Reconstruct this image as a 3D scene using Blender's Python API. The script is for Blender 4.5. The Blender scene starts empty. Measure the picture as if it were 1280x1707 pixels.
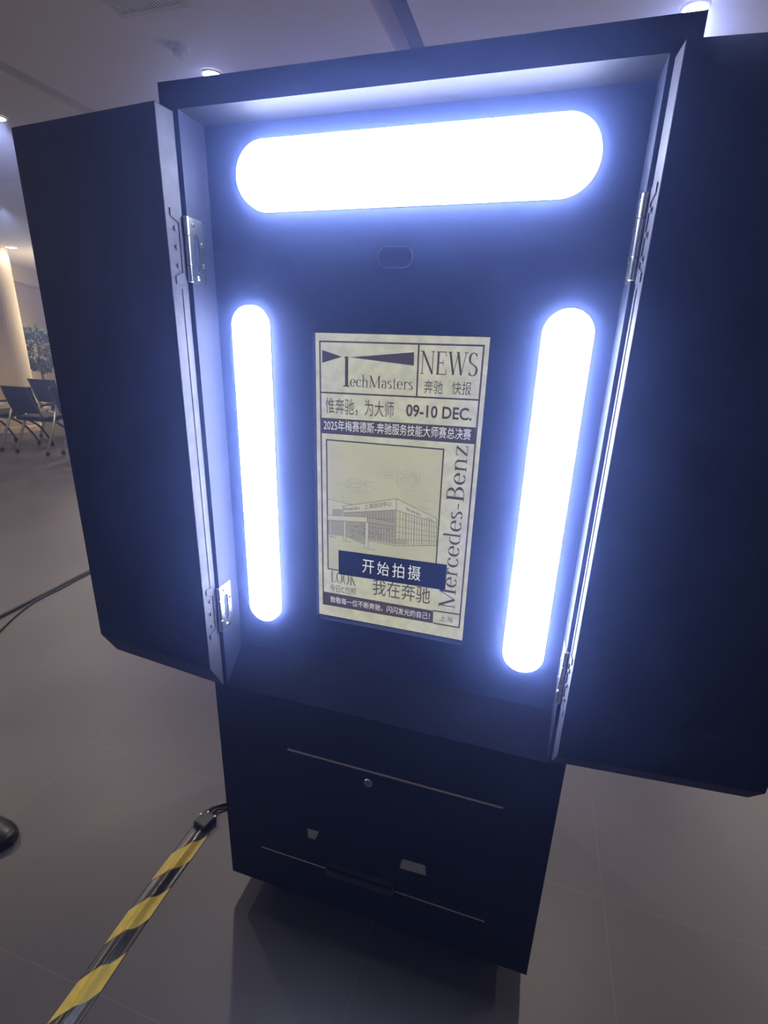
import bpy, bmesh, math, random
from mathutils import Vector, Matrix
random.seed(7)
SC = bpy.context.scene
COL = SC.collection

# ------------------------------------------------------------------ camera
def make_camera():
    cam = bpy.data.cameras.new('camera')
    o = bpy.data.objects.new('camera', cam)
    COL.objects.link(o)
    r = Vector((0.9566, 0.2899, 0.0295)).normalized()
    f = Vector((-0.2655, 0.9089, -0.3214)).normalized()
    u = r.cross(f).normalized()
    f = u.cross(r).normalized()
    m = Matrix((r, u, -f)).transposed().to_4x4()
    m.translation = Vector((0.6675, -0.8566, 1.5159))
    o.matrix_world = m
    cam.sensor_fit = 'VERTICAL'
    cam.sensor_height = 24.0
    cam.lens = 825.4 / 1707.0 * 24.0
    cam.clip_start = 0.02
    SC.camera = o
make_camera()

# ------------------------------------------------------------------ exposure, world, lights
SC.view_settings.view_transform = 'Standard'
SC.view_settings.look = 'None'
SC.view_settings.gamma = 1.0
SC.view_settings.use_curve_mapping = False
SC.view_settings.exposure = 0.0
LAMP_L = 40.0                       # radiance of the booth's light panels
BLOOM_HAZE_G = 0.88                       # forward scattering of the haze that imitates lens glow
LAMP_COL = (0.62, 0.70, 1.0)
BLOOM_HAZE = 0.078                        # scattering per metre of the haze added for lens glow
BLOOM_HAZE_COL = (0.30, 0.42, 1.0)
SPOT_W = 94.0
SPOT_COL = (1.0, 0.90, 0.95)
CEIL = 2.7

w = bpy.data.worlds.new('world')
SC.world = w
w.use_nodes = True
w.node_tree.nodes['Background'].inputs[0].default_value = (0.5, 0.48, 0.6, 1)
w.node_tree.nodes['Background'].inputs[1].default_value = 0.0

v = w.node_tree.nodes.new('ShaderNodeVolumeScatter')      # haze added to imitate lens glow around the lamps
v.inputs['Color'].default_value = (*BLOOM_HAZE_COL, 1)
v.inputs['Density'].default_value = BLOOM_HAZE
v.inputs['Anisotropy'].default_value = BLOOM_HAZE_G
w.node_tree.links.new(v.outputs[0], w.node_tree.nodes['World Output'].inputs['Volume'])

def ceiling_spot(x, y, power, blend=0.6, size=150):
    l = bpy.data.lights.new('downlight_beam', 'SPOT')
    l.energy = power
    l.color = SPOT_COL
    l.spot_size = math.radians(size)
    l.spot_blend = blend
    l.shadow_soft_size = 0.04
    o = bpy.data.objects.new('downlight_beam', l)
    o.location = (x, y, CEIL - 0.02)
    COL.objects.link(o)

SPOTS = [(-0.98, 1.655), (1.05, 1.64), (-2.53, 1.80), (-6.98, 5.34)]
for i, (x, y) in enumerate(SPOTS):
    ceiling_spot(x, y, SPOT_W * (0.12 if i == 3 else 1.0))
# more downlights of the hall, out of the frame, plus one added to brighten the partition
for x, y, k in ((3.06, 3.66, 1.0), (3.1, 1.64, 0.7), (-3.6, 1.0, 0.8), (-4.6, 3.4, 1.0), (-7.1, 6.7, 1.6), (-6.0, 2.9, 1.0), (1.05, 4.6, 1.0), (-0.98, 4.6, 1.0)):
    ceiling_spot(x, y, SPOT_W * k)

# added fill lights, unseen, brightening the ceiling and the far wall
for x, y, z, e in ((3.6, 3.0, 1.9, 34), (-3.4, -2.0, 2.2, 30), (0.5, 3.4, 1.3, 26), (-6.6, 6.6, 1.9, 80)):
    l = bpy.data.lights.new('fill_light', 'POINT')
    l.energy = e
    l.color = (1.0, 0.93, 1.0)
    l.shadow_soft_size = 0.12
    o = bpy.data.objects.new('fill_light', l)
    o.location = (x, y, z)
    COL.objects.link(o)

# ------------------------------------------------------------------ materials
def mat(name, color, rough=0.5, metal=0.0, spec=0.5, emit=None, strength=0.0, noise=None, bump=None, coat=0.0):
    m = bpy.data.materials.new(name)
    m.use_nodes = True
    nt = m.node_tree
    b = nt.nodes['Principled BSDF']
    b.inputs['Base Color'].default_value = (*color, 1)
    b.inputs['Roughness'].default_value = rough
    b.inputs['Metallic'].default_value = metal
    b.inputs['Specular IOR Level'].default_value = spec
    b.inputs['Coat Weight'].default_value = coat
    if emit:
        b.inputs['Emission Color'].default_value = (*emit, 1)
        b.inputs['Emission Strength'].default_value = strength
    if noise or bump:
        tc = nt.nodes.new('ShaderNodeTexCoord')
    if noise:                         # (scale, amount): mottled tone of the material itself
        n = nt.nodes.new('ShaderNodeTexNoise')
        n.inputs['Scale'].default_value = noise[0]
        n.inputs['Detail'].default_value = 5
        nt.links.new(tc.outputs['Object'], n.inputs['Vector'])
        r = nt.nodes.new('ShaderNodeValToRGB')
        base = emit if emit else color
        lo = tuple(c * (1 - noise[1]) for c in base)
        hi = tuple(c * (1 + noise[1]) for c in base)
        r.color_ramp.elements[0].position = 0.3
        r.color_ramp.elements[1].position = 0.7
        r.color_ramp.elements[0].color = (*lo, 1)
        r.color_ramp.elements[1].color = (*hi, 1)
        nt.links.new(n.outputs['Fac'], r.inputs['Fac'])
        nt.links.new(r.outputs['Color'], b.inputs['Emission Color' if emit else 'Base Color'])
    if bump:
        n2 = nt.nodes.new('ShaderNodeTexNoise')
        n2.inputs['Scale'].default_value = bump[0]
        n2.inputs['Detail'].default_value = 4
        nt.links.new(tc.outputs['Object'], n2.inputs['Vector'])
        bp = nt.nodes.new('ShaderNodeBump')
        bp.inputs['Strength'].default_value = bump[1]
        bp.inputs['Distance'].default_value = 0.002
        nt.links.new(n2.outputs['Fac'], bp.inputs['Height'])
        nt.links.new(bp.outputs['Normal'], b.inputs['Normal'])
    return m

M_PANEL = mat('black_panel_glow_tint', (0.030, 0.042, 0.10), 0.6, spec=0.25, noise=(6, 0.06), bump=(220, 0.1))  # blue of the lamp glow put into the panel's colour
M_BLACK = mat('black_paint', (0.015, 0.015, 0.019), 0.6, spec=0.3, noise=(6, 0.12), bump=(220, 0.12))
M_SILL = mat('darkened_sill_black', (0.0075, 0.0075, 0.011), 0.9, spec=0.1, bump=(300, 0.2))  # sill colour darkened so the side lamps leave it dim
M_JAMB = mat('black_jamb_glow_tint', (0.026, 0.030, 0.056), 0.65, spec=0.25, bump=(220, 0.1))  # black paint tinted with the lamps' blue glow
M_EDGE = mat('black_paint_lit_edge', (0.072, 0.069, 0.086), 0.6, spec=0.3, noise=(30, 0.25), bump=(90, 0.4))  # same black paint, lightened as if lit by the lamps
M_LAMP = mat('light_panel_diffuser', (0.8, 0.8, 0.8), 0.4, emit=LAMP_COL, strength=LAMP_L)
M_RIM = mat('brass_rim', (0.42, 0.34, 0.20), 0.35, 1.0)
M_CHROME = mat('nickel_steel', (0.62, 0.63, 0.60), 0.28, 1.0)
M_GLASS = mat('dark_lens_glass', (0.01, 0.01, 0.014), 0.06, spec=0.7)
M_WOOD = mat('raw_board_edge', (0.62, 0.52, 0.42), 0.8, noise=(60, 0.15))
M_PALE = mat('lit_interior_tone', (0.55, 0.53, 0.52), 0.6)  # pale tone stands for the lit inside behind the slots
M_DGREY = mat('dark_grey_plastic', (0.05, 0.05, 0.055), 0.35)
M_RUBBER = mat('black_rubber', (0.02, 0.02, 0.022), 0.3, noise=(40, 0.2))
M_GLOSSBLACK = mat('glossy_black_tape', (0.03, 0.03, 0.034), 0.22, spec=0.6, bump=(60, 0.2))
M_FILM = mat('dark_film', (0.055, 0.052, 0.058), 0.3, bump=(60, 0.2))
M_YELLOW = mat('yellow_tape', (0.62, 0.47, 0.075), 0.5, noise=(50, 0.1), bump=(60, 0.2))
M_CEIL = mat('ceiling_paint', (0.86, 0.84, 0.87), 0.9, bump=(20, 0.05))
M_WALL = mat('beige_wall', (0.74, 0.63, 0.53), 0.85, bump=(30, 0.05))
M_WALLG = mat('grey_wall', (0.30, 0.29, 0.31), 0.85)
M_GROOVE = mat('ceiling_slot_grey', (0.16, 0.16, 0.18), 0.7)
M_WHITE = mat('white_plastic', (0.75, 0.75, 0.74), 0.5)
M_DETECT = mat('aged_white_plastic', (0.68, 0.67, 0.68), 0.5)
M_SPOT = mat('downlight_glow', (0.9, 0.9, 0.9), 0.4, emit=(1.0, 0.95, 0.9), strength=14.0)
M_SEAT = mat('black_fabric', (0.020, 0.020, 0.028), 0.8)
M_MESH = mat('black_mesh', (0.030, 0.028, 0.040), 0.7)
M_LEG = mat('silver_paint', (0.55, 0.54, 0.55), 0.35, 0.7)
M_LEGD = mat('dark_leg', (0.10, 0.09, 0.10), 0.4, 0.3)
M_LEAF = mat('leaf_green', (0.045, 0.075, 0.035), 0.45, noise=(14, 0.5))
M_BARK = mat('bark', (0.10, 0.07, 0.045), 0.9)
M_SHOE = mat('shoe_leather', (0.012, 0.012, 0.016), 0.35)
M_SOLE = mat('shoe_sole', (0.02, 0.018, 0.018), 0.7)

def floor_material():
    m = bpy.data.materials.new('dark_floor_tiles')
    m.use_nodes = True
    nt = m.node_tree
    b = nt.nodes['Principled BSDF']
    b.inputs['Roughness'].default_value = 0.42
    b.inputs['Specular IOR Level'].default_value = 0.45
    tc = nt.nodes.new('ShaderNodeTexCoord')
    mp = nt.nodes.new('ShaderNodeMapping')
    T = 0.62
    mp.inputs['Location'].default_value = (-0.411 / T, -0.305 / T, 0)
    mp.inputs['Scale'].default_value = (1 / T, 1 / T, 1)
    nt.links.new(tc.outputs['Object'], mp.inputs['Vector'])
    br = nt.nodes.new('ShaderNodeTexBrick')
    br.offset = 0.0
    br.inputs['Scale'].default_value = 1.0
    br.inputs['Mortar Size'].default_value = 0.0022
    br.inputs['Mortar Smooth'].default_value = 0.1
    br.inputs['Brick Width'].default_value = 1.0
    br.inputs['Row Height'].default_value = 1.0
    br.inputs['Color1'].default_value = (0.070, 0.064, 0.077, 1)
    br.inputs['Color2'].default_value = (0.076, 0.070, 0.083, 1)
    br.inputs['Mortar'].default_value = (0.105, 0.10, 0.112, 1)
    nt.links.new(mp.outputs['Vector'], br.inputs['Vector'])
    n = nt.nodes.new('ShaderNodeTexNoise')
    n.inputs['Scale'].default_value = 2.2
    n.inputs['Detail'].default_value = 6
    nt.links.new(tc.outputs['Object'], n.inputs['Vector'])
    r = nt.nodes.new('ShaderNodeMapRange')
    r.inputs[1].default_value = 0.3
    r.inputs[2].default_value = 0.7
    r.inputs[3].default_value = 0.82
    r.inputs[4].default_value = 1.15
    nt.links.new(n.outputs['Fac'], r.inputs[0])
    mx = nt.nodes.new('ShaderNodeMixRGB')
    mx.blend_type = 'MULTIPLY'
    mx.inputs[0].default_value = 1.0
    nt.links.new(br.outputs['Color'], mx.inputs[1])
    nt.links.new(r.outputs[0], mx.inputs[2])
    nt.links.new(mx.outputs[0], b.inputs['Base Color'])
    n2 = nt.nodes.new('ShaderNodeTexNoise')
    n2.inputs['Scale'].default_value = 350
    nt.links.new(tc.outputs['Object'], n2.inputs['Vector'])
    bp = nt.nodes.new('ShaderNodeBump')
    bp.inputs['Strength'].default_value = 0.15
    bp.inputs['Distance'].default_value = 0.001
    nt.links.new(n2.outputs['Fac'], bp.inputs['Height'])
    nt.links.new(bp.outputs['Normal'], b.inputs['Normal'])
    return m
M_FLOOR = floor_material()

# ------------------------------------------------------------------ helpers
def obj(name, bm, m, parent=None, smooth=False, mats=None):
    """Link bm (in world coordinates when the parent is unrotated, else in the parent's) as one mesh object."""
    me = bpy.data.meshes.new(name)
    if parent is not None:
        off = parent.get('_base', (0, 0, 0))
        bmesh.ops.translate(bm, verts=bm.verts, vec=(-off[0], -off[1], -off[2]))
    bmesh.ops.recalc_face_normals(bm, faces=bm.faces)
    bm.to_mesh(me)
    bm.free()
    for mm in (mats or [m]):
        me.materials.append(mm)
    if smooth:
        for p in me.polygons:
            p.use_smooth = True
    o = bpy.data.objects.new(name, me)
    COL.objects.link(o)
    if parent is not None:
        o.parent = parent
        o['_base'] = parent.get('_base', (0, 0, 0))
    return o

def thing(name, label, cat, loc=(0, 0, 0), rotz=0.0, group=None, local=False):
    o = bpy.data.objects.new(name, None)
    COL.objects.link(o)
    o.location = loc
    o.rotation_euler = (0, 0, rotz)
    o.empty_display_size = 0.1
    o['_base'] = (0, 0, 0) if local else tuple(loc)
    tag(o, label, cat, group)
    return o

def tag(o, label, cat, group=None):
    o['label'] = label
    o['category'] = cat
    if group:
        o['group'] = group
    return o

def struct(name, bm, m, smooth=False):
    o = obj(name, bm, m, smooth=smooth)
    o['kind'] = 'structure'
    return o

def box(bm, x0, x1, y0, y1, z0, z1, mi=0, M=None):
    vs = [bm.verts.new((x, y, z)) for z in (z0, z1) for y in (y0, y1) for x in (x0, x1)]
    if M is not None:
        for v in vs:
            v.co = M @ v.co
    for q in ((0, 2, 3, 1), (4, 5, 7, 6), (0, 1, 5, 4), (2, 6, 7, 3), (0, 4, 6, 2), (1, 3, 7, 5)):
        f = bm.faces.new([vs[i] for i in q])
        f.material_index = mi
    return vs

def bevel(bm, w, seg=2):
    bmesh.ops.bevel(bm, geom=list(bm.edges), offset=w, segments=seg, profile=0.5, affect='EDGES')

def prism(bm, pts_a, pts_b, mi=0):
    """Solid between two same-sized rings of 3-D points."""
    a = [bm.verts.new(p) for p in pts_a]
    b = [bm.verts.new(p) for p in pts_b]
    n = len(a)
    fs = [bm.faces.new(a), bm.faces.new(list(reversed(b)))]
    for i in range(n):
        j = (i + 1) % n
        fs.append(bm.faces.new((a[i], b[i], b[j], a[j])))
    for f in fs:
        f.material_index = mi

def tube(bm, pts, r, n=10, mi=0, cap=True):
    pts = [Vector(p) for p in pts]
    rs = r if isinstance(r, (list, tuple)) else [r] * len(pts)
    rings = []
    up = Vector((0, 0, 1))
    t0 = (pts[1] - pts[0]).normalized()
    if abs(t0.dot(up)) > 0.9:
        up = Vector((1, 0, 0))
    for i, p in enumerate(pts):
        t = (pts[min(i + 1, len(pts) - 1)] - pts[max(i - 1, 0)]).normalized()
        s = t.cross(up).normalized()
        up = s.cross(t).normalized()
        rings.append([bm.verts.new(p + (s * math.cos(a) + up * math.sin(a)) * rs[i]) for a in [2 * math.pi * k / n for k in range(n)]])
    for a, b in zip(rings, rings[1:]):
        for k in range(n):
            f = bm.faces.new((a[k], a[(k + 1) % n], b[(k + 1) % n], b[k]))
            f.material_index = mi
    if cap:
        bm.faces.new(list(reversed(rings[0]))).material_index = mi
        bm.faces.new(rings[-1]).material_index = mi

def lathe(bm, prof, c=(0, 0, 0), n=32, axis='Z', mi=0):
    """prof: list of (radius, height) along the axis."""
    rings = []
    for r, h in prof:
        ring = []
        for k in range(n):
            a = 2 * math.pi * k / n
            x, y = r * math.cos(a), r * math.sin(a)
            p = (x, y, h) if axis == 'Z' else (x, h, y)
            ring.append(bm.verts.new((c[0] + p[0], c[1] + p[1], c[2] + p[2])))
        rings.append(ring)
    for a, b in zip(rings, rings[1:]):
        for k in range(n):
            bm.faces.new((a[k], a[(k + 1) % n], b[(k + 1) % n], b[k])).material_index = mi
    bm.faces.new(list(reversed(rings[0]))).material_index = mi
    bm.faces.new(rings[-1]).material_index = mi

def smooth_path(pts, sub=8):
    P = [Vector(p) for p in pts]
    out = []
    for i in range(len(P) - 1):
        p0, p1, p2, p3 = P[max(i - 1, 0)], P[i], P[i + 1], P[min(i + 2, len(P) - 1)]
        for k in range(sub):
            t = k / sub
            out.append(0.5 * ((2 * p1) + (p2 - p0) * t + (2 * p0 - 5 * p1 + 4 * p2 - p3) * t * t + (3 * p1 - p0 - 3 * p2 + p3) * t ** 3))
    out.append(P[-1])
    return out

def stadium(x0, x1, z0, z1, n=24):
    """Outline (x, z) of a stadium."""
    w, h = x1 - x0, z1 - z0
    r = min(w, h) / 2
    pts = []
    if w >= h:
        cs = [((x1 - r, z0 + r), -math.pi / 2), ((x0 + r, z0 + r), math.pi / 2)]
    else:
        cs = [((x0 + r, z1 - r), 0.0), ((x0 + r, z0 + r), math.pi)]
    for (cx, cz), a0 in cs:
        for k in range(n + 1):
            a = a0 + math.pi * k / n
            pts.append((cx + r * math.cos(a), cz + r * math.sin(a)))
    return pts

def inset_stadium(x0, x1, z0, z1, d, n=24):
    return stadium(x0 + d, x1 - d, z0 + d, z1 - d, n)

def ring_faces(bm, rings, close_first=False, close_last=True, mi=0):
    vs = [[bm.verts.new(p) for p in ring] for ring in rings]
    n = len(vs[0])
    for a, b in zip(vs, vs[1:]):
        for k in range(n):
            bm.faces.new((a[k], a[(k + 1) % n], b[(k + 1) % n], b[k])).material_index = mi
    if close_first:
        bm.faces.new(list(reversed(vs[0]))).material_index = mi
    if close_last:
        bm.faces.new(vs[-1]).material_index = mi

# ------------------------------------------------------------------ the hall
XL, XR, YF, YB = -11.0, 8.0, -6.0, 9.5
bm = bmesh.new(); box(bm, XL, XR, YF, YB, -0.1, 0.0); struct('floor', bm, M_FLOOR)
# ceiling with two long recessed slots, cut out of the slab
bm = bmesh.new()
cuts = [(-2.005, -1.88), (-0.085, 0.045)]
xs = [XL] + [c for ab in cuts for c in ab] + [XR]
for a, b in zip(xs[0::2], xs[1::2]):
    box(bm, a, b, YF, YB, CEIL, CEIL + 0.12)
struct('ceiling', bm, M_CEIL)
for i, (a, b) in enumerate(cuts):
    bm = bmesh.new()
    box(bm, a - 0.01, b + 0.01, YF, YB, CEIL + 0.12, CEIL + 0.14)
    struct('trim_%d' % (i + 1), bm, M_GROOVE)
for nm, a in (('wall_back', (XL, XR, YB, YB + 0.1)), ('wall_front', (XL, XR, YF - 0.1, YF)), ('wall_left', (XL - 0.1, XL, YF, YB)), ('wall_right', (XR, XR + 0.1, YF, YB))):
    bm = bmesh.new(); box(bm, *a, 0, CEIL + 0.14); struct(nm, bm, M_WALLG)
# pale partition wall behind the chairs, with a shallow beam along its head
wd = Vector((-0.531, 0.847, 0)); wn = Vector((0.847, 0.531, 0))
WM = Matrix((wd, wn, Vector((0, 0, 1)))).transposed().to_4x4()
WM.translation = Vector((-7.95, 5.97, 0)) - wn * 0.45
bm = bmesh.new(); box(bm, -1.3, 3.4, -0.15, 0.0, 0, CEIL, M=WM); struct('wall_partition', bm, M_WALL)
bm = bmesh.new(); box(bm, -1.3, 3.4, 0.0, 0.16, CEIL - 0.27, CEIL, M=WM); box(bm, -1.3, 3.4, 0.0, 0.18, CEIL - 0.29, CEIL - 0.27, M=WM); struct('trim_3', bm, M_WALL)
# dropped edge of the lower ceiling beyond the booth
bm = bmesh.new(); box(bm, -8.0, -3.2, 2.72, 2.78, CEIL - 0.03, CEIL); struct('trim_4', bm, M_CEIL)
# round pale column
bm = bmesh.new()
prof = [(0.335, 0), (0.335, 0.08), (0.325, 0.10), (0.325, CEIL)]
lathe(bm, prof, (-7.40, 5.20, 0), 48)
o = struct('trim_5', bm, M_WALL, smooth=False)

# ------------------------------------------------------------------ photo booth
D = 0.0716            # depth of the recess behind the front frame
BW = 0.814
booth = thing('photo_booth', 'black photo booth cabinet with glowing light panels and touch screen between open doors', 'photo booth', (0.407, 0.28, 0.0))
ZB, ZS, ZP, ZH, ZT = 0.0742, 0.7205, 0.7935, 1.8785, 1.918
XO0, XO1 = 0.0352, 0.7788
YD = 0.56
bm = bmesh.new()
box(bm, 0, BW, 0, YD, ZB, ZS)                               # base cabinet
box(bm, 0, XO0, 0, D, ZS, ZH, 1)                            # stiles
box(bm, XO1, BW, 0, D, ZS, ZH, 1)
box(bm, 0, BW, 0, D, ZH, ZT)                                # header
box(bm, 0, 0.018, D, YD, ZS, ZT)                            # sides, back, top of the upper box
box(bm, BW - 0.018, BW, D, YD, ZS, ZT)
box(bm, 0.018, BW - 0.018, YD - 0.018, YD, ZS, ZT)
box(bm, 0.018, BW - 0.018, D, YD - 0.018, ZT - 0.018, ZT)
obj('body', bm, M_BLACK, booth, mats=[M_BLACK, M_JAMB])
bm = bmesh.new()
prism(bm, [(XO0, 0, ZS), (XO0, D, ZS), (XO0, D, ZP)], [(XO1, 0, ZS), (XO1, D, ZS), (XO1, D, ZP)])
obj('sloping_sill', bm, M_SILL, booth)
# recessed front panel with the opening for the screen
SX0, SX1, SZ0, SZ1 = 0.2412, 0.5802, 0.9085, 1.5335
bm = bmesh.new()
y0, y1 = D, D + 0.016
box(bm, 0.018, SX0, y0, y1, ZS, ZH + 0.02)
box(bm, SX1, BW - 0.018, y0, y1, ZS, ZH + 0.02)
box(bm, SX0, SX1, y0, y1, ZS, SZ0)
box(bm, SX0, SX1, y0, y1, SZ1, ZH + 0.02)
obj('front_panel', bm, M_PANEL, booth)
# feet
for fx in (0.05, BW - 0.05):
    for fy in (0.12, YD - 0.06):
        bm = bmesh.new()
        lathe(bm, [(0.03, 0.0), (0.032, 0.01), (0.02, 0.016), (0.02, ZB)], (fx, fy, 0), 20)
        obj('foot', bm, M_RUBBER, booth)

def light_panel(x0, x1, z0, z1):
    x0, x1 = [0.6675 + (a - 0.6675) * 0.987 for a in (x0, x1)]     # cover raised, not flush, so its sides throw glow onto the panel
    z0, z1 = [1.516 + (a - 1.516) * 0.987 for a in (z0, z1)]
    bm = bmesh.new()
    yy = lambda ring, y: [(x, y, z) for x, z in ring]
    s = 0.0022
    rings = [yy(inset_stadium(x0, x1, z0, z1, s), D + 0.001)]
    for dd, h in ((s, 0.012), (s + 0.0008, 0.0140), (s + 0.003, 0.0158), (s + 0.008, 0.0176), (s + 0.018, 0.0192), (s + 0.03, 0.0200)):
        rings.append(yy(inset_stadium(x0, x1, z0, z1, dd), D - h))
    ring_faces(bm, rings)
    o = obj('light_panel', bm, M_LAMP, booth, smooth=True)
    bm = bmesh.new()
    ring_faces(bm, [yy(inset_stadium(x0, x1, z0, z1, s), D - 0.0002), yy(inset_stadium(x0, x1, z0, z1, s), D - 0.0016),
                    yy(stadium(x0, x1, z0, z1), D - 0.0016), yy(stadium(x0, x1, z0, z1), D - 0.0002)], close_last=False)
    obj('rim', bm, M_RIM, o)
    o['label'] = 'glowing bluish white pill-shaped light panel'
light_panel(0.0935, 0.7200, 1.7400, 1.8540)
light_panel(0.0640, 0.1455, 0.8705, 1.5820)
light_panel(0.6635, 0.7490, 0.8705, 1.5820)

# camera window between the lamps
bm = bmesh.new()
yy = lambda ring, y: [(x, y, z) for x, z in ring]
c0 = (0.3695, 0.4345, 1.6430, 1.6780)
ring_faces(bm, [yy(stadium(*c0), D), yy(stadium(*c0), D - 0.0022), yy(inset_stadium(*c0, 0.0018), D - 0.0022), yy(inset_stadium(*c0, 0.0018), D)], close_last=False)
cw = obj('camera_window', bm, M_DGREY, booth, smooth=False)
bm = bmesh.new()
ring_faces(bm, [yy(inset_stadium(*c0, 0.0018), D - 0.0001), yy(inset_stadium(*c0, 0.0018), D - 0.0012)])
obj('cover_glass', bm, M_GLASS, cw)
bm = bmesh.new()
lathe(bm, [(0.009, 0), (0.009, 0.0012), (0.007, 0.0016), (0.004, 0.001)], (0.402, D - 0.003, 1.6605), 24, axis='Y')
obj('lens', bm, M_GLASS, cw)

# doors: thick leaves whose lower end slopes like the sill, hung on the recess's front corners
def door(side):
    T, WD = 0.0412, 0.3483
    if side < 0:
        a, hx, w = math.radians(5.63), XO0 - 0.006, WD
        u, n = Vector((-math.cos(a), math.sin(a), 0)), Vector((-math.sin(a), -math.cos(a), 0))
    else:
        a, hx, w = math.radians(4.6), XO1 + 0.006, 0.352
        u, n = Vector((math.cos(a), math.sin(a), 0)), Vector((math.sin(a), -math.cos(a), 0))
    P = lambda r, b, z: (hx + u.x * r + n.x * b, -0.0045 + u.y * r + n.y * b, z)
    zt, zf, zb = 1.8745, 0.7945, 0.7255
    if side > 0:
        zt, zf, zb = 1.872, 0.785, 0.735
    sec = lambda r: [P(r, T, zt), P(r, T, zf), P(r, 0.004, zb), P(r, 0, zb), P(r, 0, zt)]
    bm = bmesh.new()
    prism(bm, sec(0), sec(w))
    for f in bm.faces:
        f.material_index = 0
    e = [f for f in bm.faces if all((v.co - Vector(P(0, 0, v.co.z))).dot(u) < 1e-4 for v in f.verts)]
    for f in e:
        f.material_index = 1
    bmesh.ops.bevel(bm, geom=[x for x in bm.edges], offset=0.0015, segments=2, profile=0.5, affect='EDGES')
    o = obj('door', bm, M_BLACK, booth, mats=[M_BLACK, M_EDGE])
    # painted hinge leaves and a filler strip on the hinge edge
    for z0, z1 in ((1.607, 1.727), (0.868, 0.992)):
        bm = bmesh.new()
        pts = [(0.006, z0), (0.030, z0), (0.030, z0 + 0.012), (0.012, z0 + 0.02), (0.012, z1 - 0.02), (0.030, z1 - 0.012), (0.030, z1), (0.006, z1)]
        prism(bm, [tuple(Vector(P(0, b, z)) - u * 0.0002) for b, z in pts], [tuple(Vector(P(0, b, z)) - u * 0.0018) for b, z in pts])
        obj('painted_leaf', bm, M_EDGE, o)
        for k in range(3):
            bm = bmesh.new()
            c = Vector(P(0, 0.021, z0 + (z1 - z0) * (0.25 + 0.25 * k))) - u * 0.001
            tube(bm, [c, c - u * 0.0018], [0.0045, 0.0035], 12)
            obj('screw', bm, M_EDGE, o)
    bm = bmesh.new()
    s0, s1 = 0.015, 0.017
    A = [tuple(Vector(P(0, b, z)) + u * 0.001) for b, z in ((s0, 0.99), (s1, 0.99), (s1, 1.60), (s0, 1.60))]
    B = [tuple(Vector(P(0, b, z)) - u * 0.0012) for b, z in ((s0, 0.99), (s1, 0.99), (s1, 1.60), (s0, 1.60))]
    prism(bm, A, B)
    obj('edge_bead', bm, M_EDGE, o)
    return o
door(-1)
door(1)

# hinges: open steel leaf on the recess's side wall, barrel on its front corner
def hinge(side, z0, z1):
    x = XO0 if side < 0 else XO1
    s = 1 if side < 0 else -1
    bx = x + s * -0.001
    bm = bmesh.new()
    h = z1 - z0
    outer = [(-0.002, z0), (0.040, z0), (0.040, z1), (-0.002, z1)]
    inner = [(0.011, z0 + 0.030), (0.020, z0 + 0.018), (0.027, z0 + 0.026), (0.027, z1 - 0.034), (0.021, z1 - 0.024), (0.011, z1 - 0.028)]
    xa, xb = x + s * 0.0002, x + s * 0.0022
    import itertools
    ids = {}
    def v(p, X):
        k = (p, X)
        if k not in ids:
            ids[k] = bm.verts.new((X, p[0], p[1]))
        return ids[k]
    o0, o1, o2, o3 = outer
    i0, i1, i2, i3, i4, i5 = inner
    quads = [(o0, o1, i2, i1, i0), (o1, o2, i3, i2), (o2, o3, i5, i4, i3), (o3, o0, i0, i5)]
    for X in (xa, xb):
        for q in quads:
            bm.faces.new([v(p, X) for p in q])
    for ring in (outer, inner):
        for a, b in zip(ring, ring[1:] + ring[:1]):
            bm.faces.new((v(a, xa), v(b, xa), v(b, xb), v(a, xb)))
    hg = obj('hinge', bm, M_CHROME, booth)
    L = [(z1 - h * 0.28, z1), (z0 + h * 0.27, z1 - h * 0.285), (z0, z0 + h * 0.265)]
    for a, b in L:
        bm = bmesh.new()
        lathe(bm, [(0.0042, a), (0.0052, a + 0.001), (0.0052, b - 0.001), (0.0042, b)], (bx + s * 0.001, -0.0035, 0), 20)
        obj('barrel', bm, M_CHROME, hg, smooth=False)
    for yy_, zz in ((0.012, z1 - 0.012), (0.034, z1 - 0.040), (0.034, z0 + 0.032), (0.017, z0 + 0.009)):
        bm = bmesh.new()
        c = Vector((xb, yy_, zz))
        tube(bm, [c, c + Vector((s * 0.0012, 0, 0)), c + Vector((s * 0.002, 0, 0))], [0.0042, 0.0040, 0.0022], 14)
        obj('screw', bm, M_CHROME if zz < z0 + 0.02 else M_DGREY, hg)
hinge(-1, 1.6125, 1.7200)
hinge(-1, 0.8730, 0.9850)
hinge(1, 1.6125, 1.7230)
hinge(1, 0.8715, 0.9860)

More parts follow.
